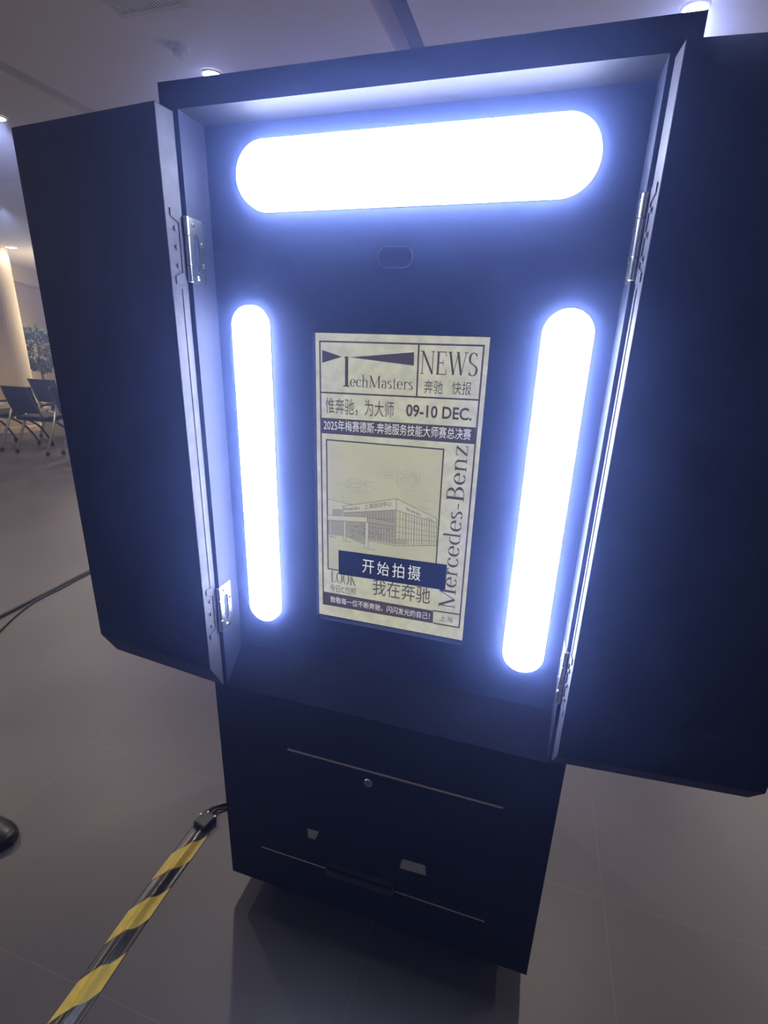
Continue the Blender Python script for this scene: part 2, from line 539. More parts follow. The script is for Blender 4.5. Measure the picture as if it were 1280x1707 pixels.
# hatch in the base with its raw board edges, lock, tray and finger slots
def hatch():
    hx0, hx1, hz0, hz1 = 0.1010, 0.7060, 0.2135, 0.5725
    slots = [[(0.2400, 0.3372), (0.2733, 0.3378), (0.2600, 0.3031), (0.2409, 0.3041)],
             [(0.4917, 0.3348), (0.5483, 0.3368), (0.5532, 0.3025), (0.4856, 0.2995)]]
    bm = bmesh.new()
    box(bm, hx0, hx1, -0.0022, 0.004, hz0, hz1)
    bevel(bm, 0.0008, 1)
    h = obj('hatch', bm, M_BLACK, booth)
    bm = bmesh.new()
    box(bm, 0.192, hx1, -0.0026, -0.0002, hz1, hz1 + 0.0035)
    obj('board_edge', bm, M_WOOD, h)
    for a, b in ((hx0, 0.288), (0.478, hx1 - 0.005)):
        bm = bmesh.new()
        box(bm, a, b, -0.0026, -0.0002, hz0 - 0.0035, hz0)
        obj('board_edge', bm, M_WOOD, h)
    for s in slots:
        cx = sum(p[0] for p in s) / 4; cz = sum(p[1] for p in s) / 4
        bm = bmesh.new()
        prism(bm, [(x, -0.0021, z) for x, z in s], [(x, -0.0030, z) for x, z in s])
        obj('finger_slot', bm, M_PALE, h)
        bm = bmesh.new()
        big = [(cx + (x - cx) * 1.12 + (0.003 if x > cx else -0.003), cz + (z - cz) * 1.2) for x, z in s]
        ring_faces(bm, [[(x, -0.002, z) for x, z in big], [(x, -0.0042, z) for x, z in big], [(x, -0.0042, z) for x, z in s], [(x, -0.002, z) for x, z in s]], close_last=False)
        obj('slot_frame', bm, M_BLACK, h)
    bm = bmesh.new()
    lathe(bm, [(0.0115, 0.0), (0.0115, -0.003), (0.0100, -0.0048), (0.0075, -0.0048), (0.0070, -0.0036)], (0.4012, -0.0022, 0.543), 28, axis='Y')
    lk = obj('lock', bm, M_CHROME, h)
    bm = bmesh.new()
    box(bm, 0.4004, 0.4020, -0.0066, -0.0056, 0.5385, 0.5475)
    obj('keyhole', bm, M_RUBBER, lk)
    # print tray
    bm = bmesh.new()
    box(bm, 0.292, 0.474, -0.012, 0.0, 0.206, 0.210)
    box(bm, 0.292, 0.296, -0.012, 0.0, 0.210, 0.238)
    box(bm, 0.470, 0.474, -0.012, 0.0, 0.210, 0.238)
    box(bm, 0.292, 0.474, -0.014, -0.010, 0.206, 0.220)
    box(bm, 0.296, 0.470, -0.004, -0.002, 0.224, 0.238)
    obj('print_tray', bm, M_DGREY, h)
hatch()

# ------------------------------------------------------------------ the touch screen and its page
YS = D + 0.0150
K = (YS + 0.8566) / (D + 0.8566)
SL = 0.6675 + (0.2424 - 0.6675) * K
ST = 1.5159 + (1.5320 - 1.5159) * K
MM = 0.001 * K
def S(u, v, layer=0):
    return (SL + u * MM, YS - 0.00015 * layer, ST - v * MM)

def emat(name, c, noise=None):
    return mat(name, (0.02, 0.02, 0.02), 0.25, emit=c, strength=1.0, noise=noise)
M_PAPER = emat('screen_paper', (0.44, 0.435, 0.305), (55, 0.14))
M_PICBG = emat('screen_picture_sky', (0.40, 0.395, 0.25), (18, 0.06))
M_INK = emat('screen_ink', (0.050, 0.038, 0.030))
M_INK2 = emat('screen_pencil', (0.12, 0.11, 0.075))
M_INK3 = emat('screen_pencil_light', (0.31, 0.31, 0.21))
M_TONE = emat('screen_wall_tone', (0.43, 0.42, 0.30))
M_TONE2 = emat('screen_shade_tone', (0.27, 0.26, 0.19))
M_NAVY = emat('screen_navy', (0.004, 0.004, 0.022))
M_WTXT = emat('screen_white_text', (0.62, 0.63, 0.60))

bm = bmesh.new()
box(bm, SX0 - 0.02, SX1 + 0.02, YS + 0.0008, YS + 0.03, SZ0 - 0.02, SZ1 + 0.02)
screen = obj('screen', bm, M_GLASS, booth)
screen['label'] = 'portrait touch screen showing a newspaper style page'

def poly(bm, pts, layer, mi=0):
    try:
        bm.faces.new([bm.verts.new(S(u, v, layer)) for u, v in pts]).material_index = mi
    except ValueError:
        pass
def line(bm, a, b, wd, layer, mi=0):
    dx, dy = b[0] - a[0], b[1] - a[1]
    l = math.hypot(dx, dy) or 1
    nx, ny = -dy / l * wd / 2, dx / l * wd / 2
    poly(bm, [(a[0] + nx, a[1] + ny), (b[0] + nx, b[1] + ny), (b[0] - nx, b[1] - ny), (a[0] - nx, a[1] - ny)], layer, mi)
def rect(bm, u0, v0, u1, v1, layer, mi=0):
    poly(bm, [(u0, v0), (u1, v0), (u1, v1), (u0, v1)], layer, mi)

bm = bmesh.new(); rect(bm, -0.3, -0.3, 336.9, 611.5, 0); obj('page', bm, M_PAPER, screen)
bm = bmesh.new()
L0 = 1
for a, b in (((14.8, 15), (327.5, 14)), ((327.2, 12.6), (327.8, 582.5)), ((14.8, 13.6), (16.3, 585.5)), ((15, 110.8), (326.5, 107.5)), ((210.2, 14), (210.8, 108)), ((270, 552), (327.5, 550)), ((272, 582), (328.5, 581.6))):
    line(bm, a, b, 3.1, L0)
obj('rule_lines', bm, M_INK, screen)

# --- serif lettering drawn stroke by stroke: (points, thickness) in units of cap height
def ell(cx, cy, rx, ry, a0, a1, n=14):
    return [(cx + rx * math.cos(math.radians(a0 + (a1 - a0) * k / n)), cy + ry * math.sin(math.radians(a0 + (a1 - a0) * k / n))) for k in range(n + 1)]
TK, TN = 0.125, 0.04
def ser(x, y, a=0.11):
    return ([(x - a, y + (0.018 if y < 0.1 else -0.018)), (x + a, y + (0.018 if y < 0.1 else -0.018))], 0.036)
XH = 0.66
GLY = {
 'N': (0.95, [([(0.16, 0), (0.16, 1)], 0.05), ([(0.16, 1), (0.80, 0.02)], 0.115), ([(0.80, 0), (0.80, 1)], 0.05), ser(0.16, 0), ser(0.10, 1, .1), ser(0.80, 1)]),
 'E': (0.78, [([(0.19, 0), (0.19, 1)], TK), ([(0.08, 0.98), (0.66, 0.98)], TN), ([(0.19, 0.52), (0.5, 0.52)], TN), ([(0.08, 0.02), (0.70, 0.02)], TN), ([(0.65, 1), (0.67, 0.78)], TN), ([(0.69, 0), (0.71, 0.25)], TN), ([(0.5, 0.63), (0.5, 0.41)], 0.035)]),
 'W': (1.22, [([(0.12, 1), (0.38, 0.02)], TK), ([(0.38, 0.02), (0.62, 0.98)], 0.045), ([(0.60, 1), (0.86, 0.02)], TK), ([(0.86, 0.02), (1.10, 1)], 0.045), ser(0.12, 1, .12), ser(0.60, 1, .1), ser(1.10, 1)]),
 'S': (0.68, [(ell(0.33, 0.74, 0.22, 0.24, 35, 180) + [(0.13, 0.62), (0.22, 0.54), (0.40, 0.46), (0.52, 0.38)] + ell(0.33, 0.26, 0.23, 0.245, 10, -150), 'mod'), ([(0.53, 0.98), (0.53, 0.72)], 0.03), ([(0.11, 0.28), (0.11, 0.02)], 0.03)]),
 'L': (0.74, [([(0.2, 0), (0.2, 1)], TK), ser(0.2, 1, .13), ([(0.08, 0.02), (0.66, 0.02)], TN), ([(0.65, 0), (0.67, 0.27)], TN)]),
 'O': (0.92, [(ell(0.46, 0.5, 0.35, 0.49, 0, 360, 36), 'mod')]),
 'K': (0.90, [([(0.2, 0), (0.2, 1)], TK), ser(0.2, 1, .13), ser(0.2, 0, .13), ([(0.2, 0.42), (0.68, 0.98)], 0.045), ([(0.36, 0.60), (0.74, 0.02)], TK), ser(0.70, 1, .12), ser(0.76, 0, .13)]),
 'M': (1.15, [([(0.17, 0), (0.17, 1)], 0.05), ([(0.17, 1), (0.55, 0.04)], 0.12), ([(0.55, 0.04), (0.93, 1)], 0.045), ([(0.95, 0), (0.95, 1)], TK), ser(0.17, 0), ser(0.12, 1, .1), ser(0.95, 0, .14), ser(0.98, 1, .1)]),
 'B': (0.80, [([(0.2, 0), (0.2, 1)], TK), ([(0.08, 0.98), (0.4, 0.98)], TN), ([(0.2, 0.53), (0.4, 0.53)], TN), ([(0.08, 0.02), (0.4, 0.02)], TN), (ell(0.38, 0.755, 0.22, 0.225, 90, -90), 'mod'), (ell(0.38, 0.275, 0.28, 0.255, 90, -90), 'mod')]),
 'T': (0.5, [([(0.2, 0), (0.2, 1)], 0.13)]),
 'e': (0.58, [(ell(0.29, 0.33, 0.21, 0.31, 0, 320, 26), 'mod'), ([(0.1, 0.36), (0.5, 0.36)], 0.035)]),
 'c': (0.54, [(ell(0.29, 0.33, 0.21, 0.31, 40, 320, 24), 'mod'), ([(0.42, 0.52), (0.48, 0.5)], 0.09)]),
 'h': (0.68, [([(0.15, 0), (0.15, 1.02)], 0.09), ([(0.05, 1.0), (0.17, 1.02)], 0.035), (ell(0.33, 0.44, 0.18, 0.20, 170, 0), 'mod'), ([(0.51, 0), (0.51, 0.46)], 0.09), ser(0.15, 0, .11), ser(0.51, 0, .11)]),
 'a': (0.56, [(ell(0.26, 0.45, 0.15, 0.19, 160, 0), 'mod'), ([(0.41, 0.05), (0.41, 0.47)], 0.09), (ell(0.25, 0.19, 0.16, 0.17, 70, 330), 'mod'), ([(0.41, 0.06), (0.52, 0.03)], 0.04)]),
 's': (0.46, [(ell(0.22, 0.49, 0.13, 0.15, 35, 190) + [(0.15, 0.40), (0.26, 0.33), (0.33, 0.26)] + ell(0.22, 0.17, 0.14, 0.155, 20, -150), 'mod')]),
 't': (0.40, [([(0.18, 0.1), (0.18, 0.85)], 0.085), ([(0.06, 0.63), (0.35, 0.63)], 0.035), (ell(0.27, 0.11, 0.09, 0.10, 180, 320), 'mod')]),
 'r': (0.46, [([(0.15, 0), (0.15, 0.64)], 0.09), ser(0.15, 0, .12), ([(0.05, 0.62), (0.16, 0.64)], 0.035), (ell(0.32, 0.45, 0.15, 0.19, 170, 60), 'mod'), ([(0.37, 0.60), (0.43, 0.56)], 0.08)]),
 'd': (0.66, [([(0.49, 0), (0.49, 1.02)], 0.09), ([(0.39, 1.0), (0.5, 1.02)], 0.035), (ell(0.29, 0.33, 0.20, 0.31, 60, 300, 24), 'mod'), ([(0.49, 0.02), (0.6, 0.03)], 0.035)]),
 'n': (0.68, [([(0.15, 0), (0.15, 0.64)], 0.09), ([(0.05, 0.62), (0.16, 0.64)], 0.035), (ell(0.33, 0.44, 0.18, 0.20, 170, 0), 'mod'), ([(0.51, 0), (0.51, 0.46)], 0.09), ser(0.15, 0, .11), ser(0.51, 0, .11)]),
 'z': (0.54, [([(0.08, 0.62), (0.46, 0.62)], 0.04), ([(0.44, 0.62), (0.09, 0.02)], 0.10), ([(0.08, 0.02), (0.47, 0.02)], 0.04), ([(0.09, 0.64), (0.08, 0.5)], 0.035), ([(0.46, 0), (0.48, 0.15)], 0.035)]),
 '-': (0.36, [([(0.05, 0.28), (0.31, 0.28)], 0.06)]),
}
def serif_text(bm, s, u0, u1, vbase, h, layer, mi=0, rot=False, track=0.0):
    """Serif text fitted between u0 and u1 (rot: read upwards, u0/u1 are then v positions and vbase the u of the baseline)."""
    total = sum(GLY[c][0] + track for c in s) - track
    kx = (u1 - u0) / (total * h) * h if not rot else (u0 - u1) / total
    if not rot:
        kx = (u1 - u0) / total
    pen = 0.0
    def put(x, y):
        return (vbase - y * h, u0 - x * kx) if rot else (u0 + x * kx, vbase - y * h)
    for ch in s:
        adv, strokes = GLY[ch]
        for pts, th in strokes:
            L, R = [], []
            n = len(pts)
            for i, (x, y) in enumerate(pts):
                a, b = pts[max(i - 1, 0)], pts[min(i + 1, n - 1)]
                if n > 20 and abs(pts[0][0] - pts[-1][0]) < 1e-6 and abs(pts[0][1] - pts[-1][1]) < 1e-6 and i in (0, n - 1):
                    a, b = pts[-2], pts[1]
                dx, dy = b[0] - a[0], b[1] - a[1]
                l = math.hypot(dx, dy) or 1
                t = th
                if th == 'mod':
                    c = abs(dy) / l
                    t = 0.035 + (0.085 if ch.islower() else 0.10) * c * c
                nx, ny = -dy / l * t / 2, dx / l * t / 2
                L.append((x + pen + nx, y + ny)); R.append((x + pen - nx, y - ny))
            for i in range(n - 1):
                poly(bm, [put(*L[i]), put(*L[i + 1]), put(*R[i + 1]), put(*R[i])], layer, mi)
        pen += adv + track

def font_mesh(body, weight=0.0):
    cu = bpy.data.curves.new('text', 'FONT')
    cu.body = body
    cu.size = 1.0
    cu.offset = weight
    cu.resolution_u = 4
    o = bpy.data.objects.new('text', cu)
    COL.objects.link(o)
    dg = bpy.context.evaluated_depsgraph_get()
    dg.update()
    me = bpy.data.meshes.new_from_object(o.evaluated_get(dg))
    COL.objects.unlink(o)
    bpy.data.objects.remove(o)
    bpy.data.curves.remove(cu)
    return me
def sans_text(bm, body, u0, u1, v0, v1, layer, mi=0, slope=0.0, weight=0.0):
    """Text whose ink fills the rectangle u0..u1, v0..v1 of the page."""
    me = font_mesh(body, weight)
    if not len(me.vertices):
        return
    xs = [v.co.x for v in me.vertices]; ys = [v.co.y for v in me.vertices]
    ax, bx, ay, by = min(xs), max(xs), min(ys), max(ys)
    vs = []
    for v in me.vertices:
        u = u0 + (v.co.x - ax) / (bx - ax) * (u1 - u0)
        q = v1 - (v.co.y - ay) / (by - ay) * (v1 - v0) + slope * (u - u0)
        vs.append(bm.verts.new(S(u, q, layer)))
    for p in me.polygons:
        try:
            bm.faces.new([vs[i] for i in p.vertices]).material_index = mi
        except ValueError:
            pass
    bpy.data.meshes.remove(me)

# masthead
bm = bmesh.new()
poly(bm, [(19.5, 30.7), (60.8, 41.9), (19.4, 54.6)], 1)
poly(bm, [(76, 42.3), (201.8, 29.0), (202.6, 52.6)], 1)
rect(bm, 66.9, 41.2, 73.4, 97, 1)
poly(bm, [(62.5, 97.2), (63.2, 95.4), (67, 94.3), (73.2, 94.3), (76.4, 95.4), (76.8, 97.2)], 1)
poly(bm, [(66.9, 41.2), (64.0, 43.2), (66.9, 43.8)], 1)
serif_text(bm, 'echMasters', 76.6, 203.5, 96.6, 22.4, 1)
obj('masthead_text', bm, M_INK, screen)
bm = bmesh.new()
serif_text(bm, 'NEWS', 214.0, 321.5, 66.6, 40.5, 1)
sans_text(bm, '奔驰', 224, 259, 77, 100.8, 1)
sans_text(bm, '快报', 276, 311.5, 76.8, 100.2, 1)
obj('news_heading', bm, M_INK, screen)
bm = bmesh.new()
sans_text(bm, '惟奔驰，为大师', 25.8, 167.2, 120.0, 151.8, 1)
obj('slogan_text', bm, M_INK, screen)
bm = bmesh.new()
sans_text(bm, '09-10 DEC.', 191.6, 316.4, 123.0, 146.2, 1, weight=0.022)
obj('date_text', bm, M_INK, screen)
bm = bmesh.new()
poly(bm, [(15.2, 160.6), (325.6, 157.4), (325.9, 188.6), (15.8, 191.8)], 1, 0)
sans_text(bm, '2025年梅赛德斯-奔驰服务技能大师赛总决赛', 21.4, 318, 163.4, 185.2, 2, 1, slope=-0.010)
obj('banner', bm, M_INK, screen, mats=[M_INK, M_WTXT])
bm = bmesh.new()
serif_text(bm, 'Mercedes-Benz', 542.5, 191.5, 314.8, 34.2, 1, rot=True)
obj('side_title', bm, M_INK, screen)
bm = bmesh.new()
serif_text(bm, 'LOOK', 34.8, 94.8, 524.6, 27.0, 1)
obj('look_text', bm, M_INK, screen)
bm = bmesh.new()
sans_text(bm, '今日C位照', 32.8, 95.0, 530.6, 548.4, 1)
obj('caption_text', bm, M_INK, screen)
bm = bmesh.new()
sans_text(bm, '我在奔驰', 133.4, 261.2, 499.0, 538.8, 1)
obj('slogan_text', bm, M_INK, screen)
bm = bmesh.new()
poly(bm, [(17, 552.0), (270.2, 552.4), (271.4, 582.6), (16.4, 585.4)], 1, 0)
sans_text(bm, '致敬每一位不断奔驰，闪闪发光的自己！', 33.6, 263.4, 560.4, 576.8, 2, 1, slope=-0.005)
obj('footer_band', bm, M_INK, screen, mats=[M_INK, M_WTXT])
bm = bmesh.new()
sans_text(bm, '上海', 285.0, 313.0, 559.4, 573.6, 1)
obj('city_text', bm, M_INK, screen)

# pencil picture of a glazed building
def picture():
    bm = bmesh.new()
    PB = [M_PICBG, M_INK, M_INK2, M_INK3, M_TONE, M_TONE2]
    rect(bm, 27, 204.5, 269.5, 493, 1, 0)
    for a, b in (((26, 204.6), (270, 203.4)), ((27.2, 204), (28.6, 494)), ((268.8, 203), (269.4, 493)), ((28, 493.4), (270, 492.6))):
        line(bm, a, b, 2.8, 3, 1)
    # clouds as loose pencil strokes
    def cloud(cx, cy, rx, ry, n):
        for k in range(n):
            a0 = random.uniform(0, 360); a1 = a0 + random.uniform(50, 120)
            s = random.uniform(0.35, 1.0)
            ox, oy = random.uniform(-.35, .35) * rx, random.uniform(-.35, .35) * ry
            pts = ell(cx + ox, cy + oy, rx * s * .7, ry * s * .7, a0, a1, 8)
            pts = [(min(max(u, 30), 266), min(max(v, 215), 330)) for u, v in pts]
            for a, b in zip(pts, pts[1:]):
                line(bm, a, b, random.uniform(0.5, 1.3), 2, 3)
    cloud(203, 268, 34, 28, 26); cloud(100, 296, 55, 20, 30); cloud(140, 262, 60, 12, 10); cloud(60, 320, 30, 10, 8); cloud(240, 316, 28, 12, 8)
    # ground strokes
    for k in range(26):
        u = random.uniform(32, 220); v = random.uniform(424, 486)
        line(bm, (u, v), (min(u + random.uniform(20, 60), 266), v - random.uniform(-3, 5)), 0.7, 2, 3)
    # low wing at left
    poly(bm, [(28.8, 330.5), (82, 336.6), (64, 343), (64, 366), (28.8, 367)], 2, 4)
    line(bm, (28.8, 330.5), (84, 336.8), 1.0, 3, 2)
    poly(bm, [(39, 352), (62, 350), (62, 366), (39, 366)], 2.5, 5)
    poly(bm, [(29, 377), (118, 369), (118, 425), (68, 411), (29, 411)], 2, 5)
    # main block: left face, right face
    poly(bm, [(63.4, 342.4), (179.7, 312.5), (180.8, 415.9), (75, 408)], 2.5, 4)
    poly(bm, [(179.7, 312.5), (264, 344), (267, 402), (180.8, 415.9)], 2.5, 4)
    poly(bm, [(179.0, 338), (264, 353), (267, 402), (180.8, 413)], 3, 0)
    poly(bm, [(63.4, 358), (179, 337), (180.6, 413), (75, 408)], 3, 5)
    for a, b in (((63.4, 342.4), (179.7, 312.5)), ((179.7, 312.5), (264, 344)), ((63.4, 357.5), (179, 336.6)), ((179, 337), (264, 352.5)), ((75, 409), (180.8, 415.9)), ((180.8, 415.9), (267, 402)), ((264, 344), (267, 402)), ((63.4, 342), (63.6, 358)), ((179.7, 312.5), (180.8, 416))):
        line(bm, a, b, 1.1, 3.5, 2)
    # glazing bars of the right face
    for k in range(1, 15):
        t = (k / 15) ** 0.85
        ua, va, ub, vb = 179.3 + t * 84.9, 337 + t * 15.6, 180.8 + t * 86.2, 415 - t * 13
        line(bm, (ua, va), (ub, vb), 0.9 if k % 3 else 1.4, 3.5, 2)
    for t in (0.22, 0.45, 0.62, 0.82):
        line(bm, (179.3, 337 + t * 77), (266.5, 352.5 + t * 49), 0.8, 3.5, 2)
    poly(bm, [(181, 401), (206, 398), (206, 409), (181, 413)], 3.6, 5)
    # glazing bars of the left face
    for k in range(1, 13):
        t = k / 13
        line(bm, (100 + t * 79, 351 - t * 14), (100 + t * 80.6, 409.5 + t * 5), 0.8, 3.5, 2)
    for t in (0.25, 0.55, 0.75):
        line(bm, (80, 354 + t * 54), (180.5, 337 + t * 77), 0.8, 3.5, 2)
    for k in range(46):
        u = random.uniform(82, 176); v = random.uniform(384, 408)
        line(bm, (u, v), (u + random.uniform(-4, 4), v + random.uniform(-3, 3)), random.uniform(0.8, 2.2), 3.6, 2)
    # entrance canopy and its posts
    poly(bm, [(28.6, 367), (118.2, 351.2 + 9), (117.8, 372), (28.6, 378)], 4, 4)
    poly(bm, [(118.2, 360), (178.6, 363), (179.2, 373), (117.8, 372)], 4, 5)
    for a, b in (((28.6, 367), (118.2, 360)), ((28.6, 378), (117.8, 372)), ((118.2, 360), (178.6, 363)), ((117.8, 372), (179.2, 373)), ((118, 360), (118, 372))):
        line(bm, a, b, 1.0, 4.5, 2)
    for u, v0, v1, wd in ((117.6, 372, 430, 7), (68, 375, 420, 5), (35.8, 377, 415, 3.6)):
        rect(bm, u - wd / 2, v0, u + wd / 2, v1, 4, 4)
        line(bm, (u - wd / 2, v0), (u - wd / 2, v1), 0.8, 4.5, 2); line(bm, (u + wd / 2, v0), (u + wd / 2, v1), 0.9, 4.5, 2)
        line(bm, (u - wd, v1 + 1), (u + wd * 3, v1 + 1.5), 1.0, 3.6, 2)
    line(bm, (40, 331), (40, 296), 0.5, 3, 3)
    sans_text(bm, 'Mercedes-Benz', 66, 101, 345.5, 352.5, 4, 1, slope=-0.22)
    sans_text(bm, '上海培训中心', 111, 170, 332.5, 344, 4, 1, slope=-0.25)
    sans_text(bm, 'Mercedes-Benz', 201, 232, 327.5, 334.5, 4, 1, slope=0.30)
    sans_text(bm, '上海培训中心', 241, 259, 341.5, 346.5, 4, 1, slope=0.30)
    obj('picture', bm, M_INK, screen, mats=PB)
picture()
bm = bmesh.new()
poly(bm, [(53.6, 444.2), (292.2, 440.6), (292.4, 499.0), (54.2, 502.0)], 8, 0)
sans_text(bm, '开', 109.2, 135.6, 457.0, 488.6, 9, 1)
sans_text(bm, '始', 143.0, 169.4, 456.0, 488.2, 9, 1)
sans_text(bm, '拍', 176.6, 203.0, 455.0, 487.8, 9, 1)
sans_text(bm, '摄', 210.8, 238.4, 454.0, 487.4, 9, 1)
b = obj('start_button', bm, M_NAVY, screen, mats=[M_NAVY, M_WTXT])
b['label'] = 'dark navy on-screen button with white lettering'

# ------------------------------------------------------------------ striped tape over the cable, connector, cables
def tape():
    t = thing('hazard_tape', 'black and yellow striped warning tape stuck over a cable beside the photo booth', 'tape', (-0.209, -0.2, 0.0))
    x0, x1 = -0.243, -0.175
    def prof(s, y):
        # low hump over the cable, off-centre and wandering
        c = 0.56 + 0.05 * math.sin(y * 9)
        return 0.0012 + 0.011 * math.exp(-((s - c) / 0.17) ** 2)
    def strip(bm, y_of, t0, t1, lift=0.0, n=14, m=10, mi=0):
        rows = []
        for i in range(m + 1):
            row = []
            for k in range(n + 1):
                s = k / n
                y = y_of(s, t0 + (t1 - t0) * i / m)
                row.append(bm.verts.new((x0 + (x1 - x0) * s + 0.002 * math.sin(y * 13), y, prof(s, y) + lift)))
            rows.append(row)
        for a, b in zip(rows, rows[1:]):
            for k in range(n):
                bm.faces.new((a[k], a[k + 1], b[k + 1], b[k])).material_index = mi
    bm = bmesh.new()
    strip(bm, lambda s, y: y, -0.75, 0.135, m=60)
    geom = bmesh.ops.extrude_face_region(bm, geom=list(bm.faces))
    for v in geom['geom']:
        if isinstance(v, bmesh.types.BMVert):
            v.co.z = 0.0
    obj('tape_film', bm, M_FILM, t, smooth=True)
    # yellow diagonals printed along the film
    for q in (0.0285, -0.1415, -0.3110, -0.4800, -0.6490):
        bm = bmesh.new()
        f = lambda s, d, q=q: q - 0.0865 + 0.0835 * s + d + 0.006 * math.sin(s * 7)
        strip(bm, f, 0.0, 0.086, lift=0.0006)
        obj('yellow_stripe', bm, M_YELLOW, t, smooth=True)
        bm = bmesh.new()
        f2 = lambda s, d, q=q: q + 0.0835 * s + d + 0.004 * math.sin(s * 7)
        rows = []
        for i in range(5):
            rows.append([])
            for k in range(7):
                s = 0.42 + 0.40 * k / 6
                y = f2(s, 0.004 + 0.072 * i / 4)
                rows[-1].append(bm.verts.new((x0 + (x1 - x0) * s, y, prof(s, y) + 0.0005)))
        for a, b in zip(rows, rows[1:]):
            for k in range(6):
                bm.faces.new((a[k], a[k + 1], b[k + 1], b[k]))
        obj('black_stripe', bm, M_GLOSSBLACK, t, smooth=True)
tape()

def connector():
    t = thing('cable_connector', 'black plug connector lying at the end of the striped tape by the booth', 'plug', (-0.20, 0.15, 0.0))
    R = Matrix.Translation((-0.205, 0.152, 0.013)) @ Matrix.Rotation(math.radians(-12), 4, 'Z')
    bm = bmesh.new(); box(bm, -0.026, 0.026, -0.03, 0.024, -0.0125, 0.0125); bevel(bm, 0.005, 3)
    bmesh.ops.transform(bm, matrix=R, verts=bm.verts)
    obj('housing', bm, M_GLOSSBLACK, t)
    for k, dx in enumerate((-0.017, 0.0)):
        bm = bmesh.new()
        tube(bm, [R @ Vector((dx, 0.02, 0.002)), R @ Vector((dx, 0.045, 0.0))], [0.008, 0.0055], 14)
        obj('strain_relief', bm, M_RUBBER, t, smooth=False)
    for dx, dy in ((-0.022, 0.0), (-0.008, 0.018), (0.024, 0.018)):
        bm = bmesh.new()
        c = R @ Vector((dx, dy, 0.0125))
        lathe(bm, [(0.004, -0.001), (0.004, 0.0012), (0.002, 0.002)], tuple(c), 12)
        obj('screw', bm, M_CHROME, t)
connector()

def cable(name, label, pts, r, group=None, m=M_RUBBER):
    bm = bmesh.new()
    tube(bm, smooth_path(pts, 10), r, 10)
    o = obj(name, bm, m, smooth=True)
    tag(o, label, 'cable', group)
    return o
cable('power_cable', 'black cable running from the plug connector to behind the booth', [(-0.216, 0.195, 0.011), (-0.190, 0.225, 0.006), (-0.13, 0.27, 0.005), (-0.05, 0.36, 0.005), (-0.025, 0.50, 0.005), (-0.02, 0.66, 0.005)], 0.0048)
cable('signal_cable', 'thinner black cable beside the power cable behind the plug connector', [(-0.199, 0.198, 0.011), (-0.172, 0.217, 0.005), (-0.115, 0.258, 0.004), (-0.035, 0.345, 0.004), (-0.012, 0.49, 0.004), (-0.006, 0.66, 0.004)], 0.0038)
cable('floor_cable', 'thick black cable lying straight across the floor behind the hinged left door', [(-2.05, -0.6, 0.009), (-2.052, 0.3, 0.009), (-2.054, 0.86, 0.009), (-2.06, 1.08, 0.009), (-2.068, 1.45, 0.009), (-2.06, 2.2, 0.009), (-2.0, 3.0, 0.009)], 0.0088, m=M_GLOSSBLACK)
cable('floor_cable', 'thin black cable curving away from the thick floor cable', [(-1.60, 0.0, 0.005), (-1.78, 0.5, 0.005), (-1.92, 0.765, 0.005), (-1.985, 0.90, 0.005), (-2.036, 1.06, 0.005), (-2.040, 1.25, 0.005), (-2.048, 1.45, 0.005), (-2.03, 2.2, 0.005), (-1.96, 3.0, 0.005)], 0.005)

# ------------------------------------------------------------------ shoe at the edge of the picture
def shoe():
    t = thing('shoe', 'black leather shoe on the floor, its toe pointing at the striped tape', 'shoe', (-0.88, -0.095, 0.0))
    # sections along the shoe: x, half width, height, centre y
    sec = [(-1.02, 0.034, 0.105), (-0.99, 0.038, 0.11), (-0.94, 0.037, 0.105), (-0.90, 0.038, 0.085), (-0.86, 0.043, 0.066), (-0.82, 0.048, 0.055), (-0.785, 0.047, 0.048), (-0.755, 0.039, 0.042), (-0.738, 0.026, 0.035), (-0.730, 0.010, 0.024)]
    bm = bmesh.new(); rings = []
    for x, hw, h in sec:
        rings.append([(x, -0.098 + hw * math.cos(a), 0.016 + max(0.0, h - 0.016) * max(0, math.sin(a)) ** 0.75) for a in [math.pi * k / 12 for k in range(13)]])
    ring_faces(bm, rings, close_first=True)
    obj('upper', bm, M_SHOE, t, smooth=True)
    bm = bmesh.new()
    out = [(x, -0.098 + hw * 1.06) for x, hw, h in sec] + [(-0.726, -0.098)] + [(x, -0.098 - hw * 1.06) for x, hw, h in reversed(sec)]
    prism(bm, [(x, y, 0.0) for x, y in out], [(x, y, 0.018) for x, y in out])
    obj('sole', bm, M_SOLE, t)
    bm = bmesh.new()
    for k in range(4):
        x = -0.915 + 0.022 * k
        z = 0.094 - 0.0095 * k
        tube(bm, [(x, -0.118, z - 0.006), (x + 0.004, -0.098, z + 0.003), (x, -0.078, z - 0.006)], 0.0025, 8)
    obj('laces', bm, M_RUBBER, t)
shoe()

# ------------------------------------------------------------------ ceiling fittings
def downlight(x, y, label, r=0.041):
    t = thing('downlight', label, 'ceiling light', (x, y, CEIL), group='round downlights in the ceiling')
    bm = bmesh.new()
    n = 40
    rings = []
    for rr, z in ((r + 0.012, CEIL - 0.0005), (r + 0.012, CEIL - 0.004), (r + 0.002, CEIL - 0.007), (r, CEIL - 0.004), (r, CEIL - 0.001)):
        rings.append([(x + rr * math.cos(2 * math.pi * k / n), y + rr * math.sin(2 * math.pi * k / n), z) for k in range(n)])
    ring_faces(bm, rings, close_last=False)
    obj('trim_ring', bm, M_WHITE, t)
    bm = bmesh.new()
    lathe(bm, [(r, CEIL - 0.001), (r, CEIL - 0.005), (r * 0.8, CEIL - 0.009), (r * 0.4, CEIL - 0.011)], (x, y, 0), n)
    obj('diffuser', bm, M_SPOT, t)
downlight(*SPOTS[0], 'round lit ceiling downlight just above the top left corner of the booth')
